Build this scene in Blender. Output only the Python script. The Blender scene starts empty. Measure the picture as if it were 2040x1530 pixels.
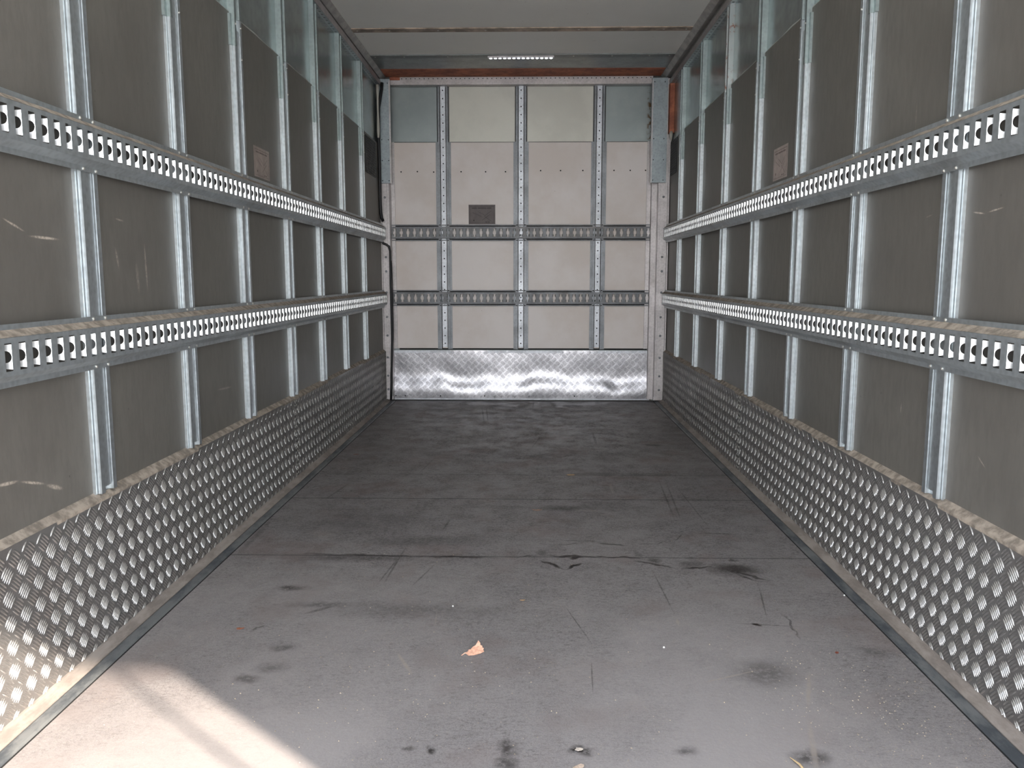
import bpy, math, random
import numpy as np
from mathutils import Vector

S = bpy.context.scene
COL = S.collection
random.seed(4)
rng = np.random.default_rng(7)
PI = math.pi

# ------------------------------------------------------------------ camera, world, sun, exposure
cd = bpy.data.cameras.new('camera')
cam = bpy.data.objects.new('camera', cd); COL.objects.link(cam)
cam.location = (0, 0, 1.064)
cam.rotation_euler = (PI/2 - 0.1308, 0, 0.0209)
cd.sensor_fit = 'HORIZONTAL'; cd.sensor_width = 36; cd.lens = 36*1624/2040
cd.clip_start = 0.02; cd.clip_end = 200
S.camera = cam

S.view_settings.view_transform = 'Standard'
S.view_settings.look = 'None'
S.view_settings.gamma = 1
S.view_settings.use_curve_mapping = False
S.view_settings.exposure = 1.55
S.cycles.use_denoising = True
S.cycles.max_bounces = 12
S.cycles.diffuse_bounces = 8
S.cycles.glossy_bounces = 6
S.cycles.sample_clamp_indirect = 6

w = bpy.data.worlds.new('sky'); S.world = w; w.use_nodes = True
wn, wl = w.node_tree.nodes, w.node_tree.links
bg = wn['Background']
tc = wn.new('ShaderNodeTexCoord'); sx = wn.new('ShaderNodeSeparateXYZ')
wl.new(tc.outputs['Generated'], sx.inputs[0])
cr = wn.new('ShaderNodeValToRGB'); wl.new(sx.outputs['Z'], cr.inputs[0])
e = cr.color_ramp.elements
e[0].position = 0.0; e[0].color = (.95, .94, .90, 1)
e[1].position = 0.9; e[1].color = (.42, .55, .78, 1)
m_ = e.new(0.25); m_.color = (.82, .87, .95, 1)
wl.new(cr.outputs[0], bg.inputs[0]); bg.inputs[1].default_value = 3.0

# the low sun behind the camera, over the right shoulder
sd = bpy.data.lights.new('sun', 'SUN'); sd.energy = 5.6; sd.angle = math.radians(1.0); sd.color = (1, .88, .75)
sun = bpy.data.objects.new('sun', sd); COL.objects.link(sun)
sun.rotation_euler = Vector((-1, .87, -.696)).to_track_quat('-Z', 'Y').to_euler()

# portal over the open rear of the body: guides the sampling of the sky, gives no light itself
pd = bpy.data.lights.new('opening_portal', 'AREA'); pd.shape = 'RECTANGLE'; pd.size = 2.6; pd.size_y = 3.6
pd.cycles.is_portal = True
po = bpy.data.objects.new('opening_portal', pd); COL.objects.link(po)
po.location = (-.04, -1.35, .9); po.rotation_euler = (PI/2, 0, 0)

# ------------------------------------------------------------------ dimensions (metres)
PL, PR = -1.241, 1.159          # fronts of the chequer plates, tops of the wall studs
WL, WR = -1.262, 1.180          # side wall lining
UL, UR = -1.270, 1.188          # side wall skin above the lining
FZ = -0.02                      # floor
CZ = 2.72                       # ceiling
YB = 7.12                       # plane of the back plate and back stud tops
YW = 7.141                      # back wall lining
Y0 = 0.23                       # rear opening
ST_L = [2.287, 2.929, 3.566, 4.241, 4.881, 5.515, 6.193]
ST_R = [2.283, 2.943, 3.607, 4.293, 4.988, 5.719, 6.439]

# ------------------------------------------------------------------ node helpers
class NT:
    def __init__(s, name):
        s.m = bpy.data.materials.new(name); s.m.use_nodes = True
        s.t = s.m.node_tree; s.n = s.t.nodes; s.l = s.t.links
        s.b = s.n['Principled BSDF']
        s.pos = s.n.new('ShaderNodeNewGeometry').outputs['Position']
    def put(s, sock, v):
        if hasattr(v, 'links'): s.l.new(v, sock)
        else: sock.default_value = v
    def mapping(s, loc=(0,0,0), rot=(0,0,0), sc=(1,1,1), typ='POINT', vec=None):
        n = s.n.new('ShaderNodeMapping'); n.vector_type = typ
        s.l.new(vec or s.pos, n.inputs[0])
        n.inputs['Location'].default_value = loc; n.inputs['Rotation'].default_value = rot; n.inputs['Scale'].default_value = sc
        return n.outputs[0]
    def noise(s, scale, detail=4, rough=.6, vec=None, dist=0):
        n = s.n.new('ShaderNodeTexNoise'); s.l.new(vec or s.pos, n.inputs['Vector'])
        n.inputs['Scale'].default_value = scale; n.inputs['Detail'].default_value = detail
        n.inputs['Roughness'].default_value = rough; n.inputs['Distortion'].default_value = dist
        return n.outputs['Fac'] if 'Fac' in n.outputs else n.outputs[0]
    def voronoi(s, scale, vec=None, feat='F1'):
        n = s.n.new('ShaderNodeTexVoronoi'); s.l.new(vec or s.pos, n.inputs['Vector'])
        n.inputs['Scale'].default_value = scale; n.feature = feat
        return n.outputs['Distance']
    def ramp(s, v, a, b, lo=0., hi=1.):
        n = s.n.new('ShaderNodeMapRange'); n.interpolation_type = 'SMOOTHSTEP'
        s.l.new(v, n.inputs[0])
        n.inputs[1].default_value = a; n.inputs[2].default_value = b; n.inputs[3].default_value = lo; n.inputs[4].default_value = hi
        return n.outputs[0]
    def math(s, op, a, b=0., c=0.):
        n = s.n.new('ShaderNodeMath'); n.operation = op
        s.put(n.inputs[0], a); s.put(n.inputs[1], b); s.put(n.inputs[2], c)
        return n.outputs[0]
    def mix(s, f, a, b, mode='MIX'):
        n = s.n.new('ShaderNodeMix'); n.data_type = 'RGBA'; n.blend_type = mode
        s.put(n.inputs[0], f)
        for k, v in ((6, a), (7, b)):
            if hasattr(v, 'links'): s.l.new(v, n.inputs[k])
            else: n.inputs[k].default_value = (*v, 1) if len(v) == 3 else v
        return n.outputs[2]
    def set(s, **k):
        for a, v in k.items():
            if a == 'color' and not hasattr(v, 'links'): v = (*v, 1)
            s.put(s.b.inputs[{'color': 'Base Color', 'metal': 'Metallic', 'rough': 'Roughness', 'spec': 'Specular IOR Level',
                              'emit': 'Emission Color', 'power': 'Emission Strength'}[a]], v)
    def bump(s, h, st=.3, d=.002):
        n = s.n.new('ShaderNodeBump'); n.inputs['Strength'].default_value = st; n.inputs['Distance'].default_value = d
        s.l.new(h, n.inputs['Height']); s.l.new(n.outputs[0], s.b.inputs['Normal'])
    def ell(s, cx, cy, rx, ry, ang=0., a=.35, b=1.0, vec=None):
        v = s.mapping((cx, cy, 0), (0, 0, ang), (rx, ry, 1e3), 'TEXTURE', vec)
        n = s.n.new('ShaderNodeVectorMath'); n.operation = 'LENGTH'; s.l.new(v, n.inputs[0])
        return s.ramp(n.outputs['Value'], a, b, 1., 0.)

def simple(name, col, rough=.5, metal=0., var=.0, scale=6., spec=.5):
    t = NT(name)
    if var:
        n = t.noise(scale, 5, .6)
        c = t.mix(t.ramp(n, .35, .65), tuple(x*(1-var) for x in col), tuple(min(1, x*(1+var)) for x in col))
        t.set(color=c)
    else: t.set(color=col)
    t.set(rough=rough, metal=metal, spec=spec)
    return t.m

def galv(name, col, rough=.38, metal=.85, dirt=.0, scale=60.):
    t = NT(name)
    sp = t.voronoi(scale); n = t.noise(9, 5, .6)
    c = t.mix(t.ramp(sp, 0, .8), tuple(x*.88 for x in col), tuple(min(1, x*1.08) for x in col))
    c = t.mix(t.ramp(n, .4, .7, 0, .35), c, tuple(x*.68 for x in col))
    if dirt: c = t.mix(t.ramp(t.noise(4, 6, .7), .45, .7, 0, dirt), c, (.16, .13, .10))
    t.set(color=c, metal=metal, rough=t.ramp(n, .3, .7, rough-.03, rough+.05))
    return t.m

M = {}
M['galv'] = galv('galvanised_steel', (.54, .58, .60), .40)
M['galv_dark'] = galv('track_steel', (.50, .54, .56), .42, .75, .25)
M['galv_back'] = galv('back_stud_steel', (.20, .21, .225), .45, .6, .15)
M['strap'] = galv('bright_strap_steel', (.62, .64, .68), .5, .55)
M['post'] = galv('aluminium_post', (.50, .47, .47), .45, .6, .25)
M['cover'] = galv('galvanised_cover', (.30, .34, .36), .45, .6)
M['skin'] = galv('galvanised_skin', (.36, .41, .41), .22, .85, 0, 25)
M['dust'] = simple('settled_dust', (.30, .255, .21), .9, 0, .35, 30)
M['black'] = simple('black_rubber', (.012, .012, .014), .5)
M['dark'] = simple('dark_gap', (.01, .01, .01), .9)
M['bolt'] = simple('zinc_bolt', (.75, .74, .70), .3, .9)
M['bead'] = simple('grey_sealant', (.42, .44, .42), .5)
M['conduit'] = simple('pale_conduit', (.5, .47, .42), .4)
M['ceil'] = None

def lining():
    t = NT('phenolic_lining')
    n = t.noise(1.1, 6, .6); f = t.noise(40, 4, .7, t.mapping(sc=(1, 1, .3)))
    c = t.mix(t.ramp(n, .35, .65), (.124, .116, .103), (.160, .151, .135))
    c = t.mix(t.ramp(f, .35, .7, 0, .35), c, (.088, .080, .070))
    # grey worn zone by the floor and dark pits
    c = t.mix(t.ramp(t.voronoi(9), .02, .045, .5, 0), c, (.045, .04, .036))
    # pale scuffs where cargo has rubbed
    sc = None
    for (y1, z1, y2, z2, wd, k) in [(1.954, 1.206, 2.055, 1.173, .004, .7), (2.05, 1.166, 2.205, 1.163, .005, .8), (1.85, .572, 1.95, .562, .006, .7),
            (1.94, .562, 2.06, .525, .005, .7), (2.05, .525, 2.135, .492, .008, .7), (2.49, 1.16, 2.51, 1.08, .008, .35), (2.683, 1.19, 2.69, 1.0, .008, .45),
            (2.50, 1.24, 2.56, 1.235, .004, .6), (3.23, .61, 3.42, .60, .006, .3), (2.62, 1.12, 2.63, 1.0, .012, .25),
            (2.24, 1.235, 2.17, 1.225, .003, .7), (2.17, 1.228, 2.085, 1.236, .003, .7), (2.50, 1.238, 2.45, 1.245, .003, .4), (2.578, .675, 2.579, .63, .0025, .7), (2.13, .60, 2.08, .57, .003, .4),
            (2.6, 1.60, 2.6, 1.50, .003, .3)]:
        L = math.hypot(y2-y1, z2-z1)/2
        v = t.mapping((1.18 if wd < .0035 else -1.262, (y1+y2)/2, (z1+z2)/2), (math.atan2(z2-z1, y2-y1), 0, 0), (.5, L, wd), 'TEXTURE')
        q = t.n.new('ShaderNodeVectorMath'); q.operation = 'LENGTH'; t.l.new(v, q.inputs[0])
        r = t.ramp(q.outputs['Value'], .3, 1., k, 0)
        sc = r if sc is None else t.math('MAXIMUM', sc, r)
    sc = t.math('MULTIPLY', sc, t.ramp(t.noise(120, 3, .7), .35, .6, .3, 1))
    c = t.mix(sc, c, (.58, .50, .42))
    t.set(color=c, rough=t.ramp(n, .3, .7, .42, .54), spec=.5)
    t.bump(f, .15, .001)
    return t.m
M['lining'] = lining()

def white_lining():
    t = NT('white_lining')
    n = t.noise(1.6, 5, .6)
    c = t.mix(t.ramp(n, .35, .65), (.76, .675, .625), (.85, .785, .76))
    g = t.n.new('ShaderNodeSeparateXYZ'); t.l.new(t.pos, g.inputs[0])
    c = t.mix(t.ramp(t.noise(90, 3, .6, t.mapping(sc=(.12, 1, 1))), .70, .78, 0, .2), c, (.40, .34, .31))
    c = t.mix(t.ramp(t.voronoi(7), .012, .03, .5, 0), c, (.22, .18, .16))
    t.set(color=c, rough=.42, spec=.4)
    return t.m
M['white'] = white_lining()

def skin_back():
    t = NT('primed_back_skin')
    n = t.noise(2.2, 5, .6)
    c = t.mix(t.ramp(n, .35, .65), (.22, .245, .25), (.27, .30, .30))
    sx = t.n.new('ShaderNodeSeparateXYZ'); t.l.new(t.pos, sx.inputs[0])
    # foam and glue squeezed out by the right corner post
    foam = t.math('MAXIMUM', t.math('MULTIPLY', t.ramp(sx.outputs['X'], .985, 1.01), t.ramp(t.noise(14, 3, .6), .48, .58)), 0.)
    c = t.mix(foam, c, (.10, .055, .02))
    t.set(color=c, metal=.55, rough=.38)
    return t.m
M['skin_back'] = skin_back()

def rust(name='red_primer'):
    t = NT(name)
    n = t.noise(7, 6, .7)
    c = t.mix(t.ramp(n, .35, .65), (.27, .085, .05), (.55, .19, .10))
    c = t.mix(t.ramp(t.noise(22, 4, .7), .6, .75, 0, .7), c, (.20, .16, .13))
    t.set(color=c, rough=.7)
    return t.m
M['rust'] = rust()

def rusty_galv():
    t = NT('rust_spotted_steel')
    n = t.noise(22, 6, .75)
    c = t.mix(t.ramp(n, .53, .60), (.40, .43, .43), (.22, .09, .055))
    t.set(color=c, metal=t.ramp(n, .5, .58, .85, 0), rough=.42)
    return t.m
M['rusty'] = rusty_galv()

def plate():
    t = NT('chequer_plate')
    n = t.noise(2.5, 5, .65)
    c = t.mix(t.ramp(n, .4, .65), (.20, .195, .19), (.17, .158, .152))
    c = t.mix(t.ramp(t.noise(60, 4, .7), .55, .75, 0, .4), c, (.17, .145, .125))
    t.set(color=c, metal=.4, rough=t.ramp(n, .35, .65, .40, .52))
    return t.m
M['plate'] = plate()
M['bar'] = galv('worn_plate_bar', (.44, .428, .415), .40, .85, .15)
M['upright'] = galv('dimmed_stud_steel', (.33, .385, .385), .46, .75)  # upper studs darkened in colour for the light falling off upwards
M['plate_back'] = galv('back_chequer_plate', (.60, .59, .62), .33, .9)
M['cream_skin'] = simple('cream_back_skin', (.66, .645, .575), .42, .1, .06, 3)

def ceiling():
    t = NT('ceiling_panel')
    n = t.noise(.9, 5, .6)
    c = t.mix(t.ramp(n, .35, .65), (.80, .79, .75), (.86, .845, .80))
    c = t.mix(t.ramp(t.noise(30, 3, .6), .68, .75, 0, .3), c, (.30, .27, .23))
    t.set(color=c, rough=.45, spec=.4)
    return t.m
M['ceil'] = ceiling()
M['thin_batten'] = galv('thin_batten_steel', (.22, .23, .23), .5, .5)
M['cove'] = simple('cove_grey', (.34, .325, .31), .5, .2, .2, 12)
M['batten'] = simple('dirty_batten', (.36, .28, .22), .5, .3, .45, 9)

def floor():
    t = NT('phenolic_floor')
    big = t.noise(.9, 6, .62); med = t.noise(8, 7, .72); fine = t.noise(95, 4, .75)
    stretch = t.mapping(sc=(1, 2.4, 1))
    c = t.mix(t.ramp(big, .35, .65), (.145, .134, .146), (.195, .180, .187))
    c = t.mix(t.ramp(med, .45, .66, 0, .6), c, (.085, .077, .084))
    # pressed grain of the plywood film
    c = t.mix(t.ramp(fine, .40, .62, 0, .55), c, (.27, .25, .24))
    c = t.mix(t.ramp(t.noise(55, 5, .8, t.mapping((3, 1, 0), sc=(.45, 1, 1))), .54, .62, 0, .75), c, (.045, .04, .042))
    worm = t.ramp(t.noise(230, 3, .75, dist=1.2), .44, .56)
    c = t.mix(t.math('MULTIPLY', worm, .6), c, (.33, .305, .29))
    c = t.mix(t.math('MULTIPLY', t.ramp(t.noise(320, 2, .7, t.mapping((1, 1, 0))), .56, .64), .75), c, (.05, .042, .043))
    # ground-in black scuffs
    sc = t.math('MULTIPLY', t.ramp(t.noise(48, 6, .78, stretch), .535, .60), t.ramp(t.noise(2.6, 4, .65, t.mapping((5, 2, 0))), .38, .60))
    c = t.mix(t.math('MULTIPLY', sc, .85), c, (.022, .019, .020))
    c = t.mix(t.math('MULTIPLY', t.ramp(t.noise(130, 4, .8, t.mapping((2, 4, 0), sc=(1, .6, 1))), .58, .64), .5), c, (.05, .042, .042))
    c = t.mix(t.ramp(t.noise(70, 5, .8, t.mapping((8, 4, 0), sc=(.25, 1, 1))), .60, .68, 0, .35), c, (.30, .27, .26))
    c = t.mix(t.ramp(t.noise(3.1, 3, .6, t.mapping((0, 9, 0))), .50, .68, 0, .45), c, (.16, .115, .105))
    # sandy tone that lightens the floor towards the open end
    sp = t.n.new('ShaderNodeSeparateXYZ'); t.l.new(t.pos, sp.inputs[0])
    near = t.ramp(sp.outputs['Y'], 1.4, 3.8, 1, 0)
    sand = t.math('MULTIPLY', near, t.ramp(t.noise(1.6, 5, .6, t.mapping((1, 7, 0))), .35, .65, .35, .9))
    c = t.mix(sand, c, (.37, .34, .33))
    c = t.mix(t.math('MULTIPLY', t.ramp(t.voronoi(120), .10, .2, .9, 0), t.ramp(t.noise(7, 3, .7, t.mapping((9, 0, 0))), .5, .66)), c, (.42, .35, .27))
    # warped coordinates for stains
    wn_ = t.n.new('ShaderNodeTexNoise'); wn_.inputs['Scale'].default_value = 16; wn_.inputs['Detail'].default_value = 5
    t.l.new(t.pos, wn_.inputs['Vector'])
    wa = t.n.new('ShaderNodeVectorMath'); wa.operation = 'MULTIPLY_ADD'
    t.l.new(wn_.outputs['Color'], wa.inputs[0]); wa.inputs[1].default_value = (.06, .06, 0); t.l.new(t.pos, wa.inputs[2])
    wv = t.mapping((-.03, -.03, 0), vec=wa.outputs[0])
    dark = None
    def add(acc, r, k):
        r = t.math('MULTIPLY', r, k)
        return r if acc is None else t.math('MAXIMUM', acc, r)
    for (x, y, rx, ry, k) in [(.15, 3.74, .17, .07, .75), (.36, 3.76, .25, .10, .3), (-.1, 3.76, .2, .05, .3), (.76, 2.94, .15, .09, .7), (.62, 3.0, .07, .05, .6),
            (.487, 3.034, .035, .04, .8), (.184, 3.062, .032, .02, 1.), (-.67, 3.04, .34, .05, .55), (-.833, 2.727, .08, .035, .8), (-.69, 2.584, .16, .035, .5),
            (-.729, 2.268, .06, .04, .6), (-.719, 2.143, .07, .05, .5), (-.768, 2.079, .05, .03, .6), (-.222, 1.747, .018, .022, .9), (-.27, 1.756, .022, .016, .7),
            (.125, 1.754, .028, .026, .95), (.361, 1.757, .04, .025, .6), (-.05, 1.765, .03, .05, .8), (-.045, 1.70, .04, .06, .7), (.655, 2.142, .12, .11, .55),
            (1.011, 2.27, .07, .05, .5), (.645, 1.739, .06, .05, .75), (.803, 5.209, .09, .05, .8), (-.79, 3.508, .4, .25, .3), 
            (-.35, 2.55, .4, .1, .3), (0.0, 4.9, .9, .25, .25), (.5, 4.42, .6, .05, .35), (-.45, 3.25, .35, .10, .4), (.43, 3.10, .022, .03, .5), (.63, 3.06, .03, .03, .5), (.79, 3.05, .02, .02, .7)]:
        dark = add(dark, t.ell(x, y, rx, ry, 0, .1, 1.05, wv), k)
    for (x1, y1, x2, y2, wd, k) in [(.034, 3.093, .462, 3.061, .006, .9), (.043, 3.036, .135, 2.929, .008, .9), (.135, 2.929, .215, 3.001, .009, .9), (.4, 3.026, .558, 2.948, .007, .9),
            (.558, 2.948, .712, 2.967, .006, .8), (.709, 2.951, .86, 2.80, .009, .8), (-1.056, 3.084, -.103, 3.05, .008, .7), (-.1, 3.06, .05, 3.08, .006, .8),
            (.704, 4.364, .655, 3.521, .006, .6), (.735, 4.3, .68, 3.5, .006, .6), (.46, 2.962, .475, 2.5, .004, .6), (.821, 2.817, .758, 2.474, .004, .6), (.835, 2.573, .811, 2.339, .007, .7),
            (-.329, 5.951, -.395, 6.776, .008, .6), (-.30, 5.951, -.36, 6.776, .008, .6), (.448, 5.669, .441, 5.155, .012, .6), (-.945, 4.222, -1.007, 3.83, .01, .5),
            (-.853, 2.368, -.81, 2.431, .008, .7), (.114, 2.621, .196, 2.286, .003, .6), (.181, 2.222, .169, 1.997, .003, .6), (-.517, 2.743, -.492, 3.236, .006, .6),
            (-.54, 2.743, -.50, 3.1, .005, .6), (-.372, 3.372, -.35, 3.593, .007, .6), (.098, 3.28, .406, 3.241, .006, .7), (.678, 3.378, .908, 3.363, .005, .5), (-1.141, 3.041, -1.16, 3.6, .02, .4),
            (.767, 4.256, .789, 3.394, .005, .5), (-.735, 2.502, -.625, 2.594, .012, .6), (.62, 2.47, .88, 2.44, .005, .5), (-.42, 2.72, -.35, 3.0, .005, .5), (-.56, 4.9, -.62, 4.3, .006, .4), (.1, 5.6, .0, 5.0, .004, .4)]:
        L = math.hypot(x2-x1, y2-y1)/2
        dark = add(dark, t.ell((x1+x2)/2, (y1+y2)/2, L, wd, math.atan2(y2-y1, x2-x1), .3, 1.05, t.mapping(vec=t.pos) if k < .65 else wv), k)
    strong = None
    for (x1, y1, x2, y2, wd, k) in [(.034, 3.085, .30, 3.07, .008, .9), (.30, 3.07, .462, 3.061, .010, .9), (.043, 3.036, .135, 2.935, .008, .85), (.135, 2.935, .215, 3.001, .011, .9),
            (.40, 3.035, .558, 2.955, .008, .9), (.558, 2.955, .712, 2.970, .007, .8), (.709, 2.965, .88, 2.82, .009, .8), (.06, 3.21, .25, 3.24, .007, .7), (.25, 3.24, .42, 3.21, .011, .8),
            (.42, 3.21, .60, 3.27, .005, .6), (.60, 3.27, .66, 3.38, .006, .6), (.68, 3.385, .90, 3.37, .006, .6), (-.42, 3.07, -.10, 3.055, .010, .8), (-.95, 3.09, -.45, 3.07, .008, .7),
            (.155, 3.062, .215, 3.062, .018, 1.), (.70, 2.46, .735, 2.455, .009, 1.)]:
        L = math.hypot(x2-x1, y2-y1)/2
        strong = add(strong, t.ell((x1+x2)/2, (y1+y2)/2, L*1.06, wd, math.atan2(y2-y1, x2-x1), .35, 1.05, wv), k)
    strong = add(strong, t.ell(.78, 2.95, .10, .065, -.35, .2, 1., wv), .6)
    strong = add(strong, t.ell(.05, 3.115, .03, .045, 0, .3, 1., t.mapping(vec=t.pos)), .45)
    c = t.mix(strong, c, (.020, .013, .011))
    brk = t.ramp(t.noise(60, 4, .8), .36, .54, .35, 1)
    c = t.mix(t.math('MULTIPLY', dark, brk), c, (.016, .012, .010))
    # joints between the sheets
    jt = None
    for (y, k) in ((3.90, .85), (4.395, .5), (3.068, .6)):
        d = t.math('ABSOLUTE', t.math('SUBTRACT', sp.outputs['Y'], y))
        r = t.ramp(d, .002, .007, k, 0); jt = r if jt is None else t.math('MAXIMUM', jt, r)
    c = t.mix(jt, c, (.012, .010, .012))
    pale = None
    for (x1, y1, x2, y2, wd, k) in [(.785, 2.17, .70, 1.93, .008, .7), (.70, 1.93, .621, 1.62, .010, .7), (.44, 2.068, .67, 2.171, .005, .7), (-.39, 2.26, -.311, 2.094, .008, .8), (.431, 4.228, .426, 3.996, .012, .5),
            (.475, 2.50, .47, 2.442, .007, .9), (-.3, 2.56, -.29, 2.4, .004, .4), (-.95, 3.4, -.80, 3.25, .05, .2), (.2, 3.72, .36, 3.70, .02, .3)]:
        L = math.hypot(x2-x1, y2-y1)/2
        pale = add(pale, t.ell((x1+x2)/2, (y1+y2)/2, L, wd, math.atan2(y2-y1, x2-x1), .3, 1.05, t.mapping(vec=t.pos)), k)
    c = t.mix(t.math('MULTIPLY', pale, brk), c, (.36, .31, .27))
    # rust spot by the left edge
    c = t.mix(t.math('MULTIPLY', t.ell(-1.062, 4.90, .03, .03, 0, .2, 1), .8), c, (.16, .03, .015))
    t.set(color=c, rough=t.ramp(med, .35, .65, .42, .62), spec=.35)
    h = t.math('ADD', fine, t.math('MULTIPLY', med, .5))
    t.bump(h, .35, .0015)
    return t.m
M['floor'] = floor()
def kerb_mat(name, a, b, rough):
    t = NT(name); n = t.noise(14, 5, .7, t.mapping(sc=(1, .35, 1)))
    t.set(color=t.mix(t.ramp(n, .38, .62), a, b), rough=rough, metal=0, spec=.5)
    t.bump(n, .3, .003)
    return t.m
M['kerb_pale'] = kerb_mat('pale_dusty_kerb', (.31, .27, .24), (.20, .17, .15), .7)
M['kerb_grey'] = kerb_mat('grey_sealing_strip', (.055, .062, .07), (.15, .155, .155), .5)

# ------------------------------------------------------------------ mesh helpers
class MB:
    def __init__(s): s.v = []; s.f = []
    def add(s, vs, fs):
        o = len(s.v); s.v += [tuple(p) for p in vs]; s.f += [tuple(i+o for i in f) for f in fs]
    def box(s, x0, x1, y0, y1, z0, z1):
        s.add([(x0,y0,z0),(x1,y0,z0),(x1,y1,z0),(x0,y1,z0),(x0,y0,z1),(x1,y0,z1),(x1,y1,z1),(x0,y1,z1)],
              [(0,3,2,1),(4,5,6,7),(0,1,5,4),(1,2,6,5),(2,3,7,6),(3,0,4,7)])
    def prism(s, poly, f, a, b):          # closed section poly [(p,q)], f(p,q,r)->xyz, swept r=a..b
        n = len(poly)
        s.add([f(p, q, a) for p, q in poly]+[f(p, q, b) for p, q in poly],
              [(i, (i+1) % n, (i+1) % n+n, i+n) for i in range(n)]+[tuple(range(n-1, -1, -1)), tuple(range(n, 2*n))])
    def tube(s, pts, r, n=8, rs=None):
        pts = [Vector(p) for p in pts]; o = len(s.v); rings = []
        for i, p in enumerate(pts):
            d = (pts[min(i+1, len(pts)-1)]-pts[max(i-1, 0)]).normalized()
            u = d.cross(Vector((0, 1, 0)) if abs(d.y) < .9 else Vector((1, 0, 0))).normalized(); v = d.cross(u)
            R = rs[i] if rs else r
            rings.append([tuple(p+u*R*math.cos(2*PI*k/n)+v*R*math.sin(2*PI*k/n)) for k in range(n)])
        for q in rings: s.v += q
        for i in range(len(rings)-1):
            for k in range(n):
                s.f.append((o+i*n+k, o+i*n+(k+1) % n, o+(i+1)*n+(k+1) % n, o+(i+1)*n+k))
        s.f.append(tuple(o+k for k in range(n-1, -1, -1))); s.f.append(tuple(o+(len(rings)-1)*n+k for k in range(n)))
    def dome(s, c, ax, r, h, n=10):       # rivet / bolt head, ax unit outward axis
        ax = Vector(ax); u = ax.cross(Vector((0, 0, 1)) if abs(ax.z) < .9 else Vector((1, 0, 0))).normalized(); v = ax.cross(u); c = Vector(c)
        vs = []
        for (rr, hh) in ((1, 0), (1, .35), (.6, .9)):
            vs += [c+ax*h*hh+(u*math.cos(2*PI*k/n)+v*math.sin(2*PI*k/n))*r*rr for k in range(n)]
        vs.append(c+ax*h); fs = []
        for a in (0, 1):
            fs += [(a*n+k, a*n+(k+1) % n, a*n+n+(k+1) % n, a*n+n+k) for k in range(n)]
        fs += [(2*n+k, 2*n+(k+1) % n, 3*n) for k in range(n)]
        s.add(vs, fs)
    def obj(s, name, mat, parent=None, smooth=False):
        me = bpy.data.meshes.new(name); me.from_pydata(s.v, [], s.f); me.update()
        me.materials.append(M[mat] if isinstance(mat, str) else mat)
        if smooth: me.polygons.foreach_set('use_smooth', [True]*len(me.polygons))
        o = bpy.data.objects.new(name, me); COL.objects.link(o)
        if parent: o.parent = parent
        return o

def np_obj(name, V, F, mat, parent=None, smooth=True):
    me = bpy.data.meshes.new(name); me.from_pydata(V.tolist(), [], F.tolist() if hasattr(F, 'tolist') else F); me.update()
    me.materials.append(M[mat]); 
    if smooth: me.polygons.foreach_set('use_smooth', [True]*len(me.polygons))
    o = bpy.data.objects.new(name, me); COL.objects.link(o)
    if parent: o.parent = parent
    return o

def tag(o, label, cat, group=None):
    o['label'] = label; o['category'] = cat
    if group: o['group'] = group
    return o
def thing(name, label, cat, loc=(0, 0, 0), group=None):
    o = bpy.data.objects.new(name, None); COL.objects.link(o); o.location = loc; o.empty_display_size = .05
    return tag(o, label, cat, group)
def struct(o): o['kind'] = 'structure'; return o
def copy_to(src, parent, loc):
    c = src.copy(); COL.objects.link(c); c.parent = parent; c.location = loc
    return c
def sub(mesh_builder, o):               # shift a builder so that it is local to an empty
    p = o.location
    mesh_builder.v = [(x-p.x, y-p.y, z-p.z) for x, y, z in mesh_builder.v]
    return mesh_builder

# side = -1 left, +1 right : (height above lining h, along y, z) -> xyz
def wx(side, h): return (WL+h) if side < 0 else (WR-h)

# ------------------------------------------------------------------ structure
b = MB(); b.box(-1.34, 1.26, Y0, 7.25, -.10, FZ); struct(b.obj('floor', 'floor'))
b = MB(); b.box(-1.34, 1.26, Y0, 7.25, CZ, CZ+.05); oc = struct(b.obj('ceiling', 'ceil'))
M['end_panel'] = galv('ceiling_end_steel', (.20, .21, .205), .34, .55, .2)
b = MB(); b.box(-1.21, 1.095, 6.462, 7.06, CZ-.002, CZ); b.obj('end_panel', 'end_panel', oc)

def side_wall(name, side):
    s = side
    zt = 2.165 if s < 0 else 2.178
    b = MB(); X = UL if s < 0 else UR
    b.box(*sorted((X, X+s*.06)), Y0, 7.25, -.10, CZ)
    o = struct(b.obj(name, 'skin'))
    b = MB(); b.box(*sorted((WL if s < 0 else WR, X)), Y0, 7.16, FZ, zt); b.obj('lining_panel', 'lining', o)
    b = MB(); xi = (WL if s < 0 else WR)
    ys = np.linspace(1.2, 6.6, 180)
    # squeezed-out bead of sealant along the lining top
    pts = [(xi+.004*s, y, zt+.003+.002*math.sin(y*7)+.002*math.sin(y*23)) for y in ys]
    b.tube(pts, .004, 6); b.obj('sealant_bead', 'bead', o)
    return o
wl_ = side_wall('wall_left', -1); wr_ = side_wall('wall_right', 1)

b = MB(); b.box(-1.34, 1.26, YW+.012, 7.25, -.1, CZ); wb = struct(b.obj('wall_back', 'skin_back'))
b = MB()
b.box(-1.24, 1.16, YW, YW+.012, .44, 2.20)
b.obj('lining_panel', 'white', wb)
for x0, x1 in ((-.70, -.115), (-.035, .548)):
    b = MB(); b.box(x0, x1, YW+.0095, YW+.012, 2.19, 2.66); b.obj('cream_sheet', 'cream_skin', wb)
b = MB(); b.box(-1.16, 1.03, YW-.001, YW, 2.198, 2.202); b.obj('upper_joint', 'dark', wb)
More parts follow.
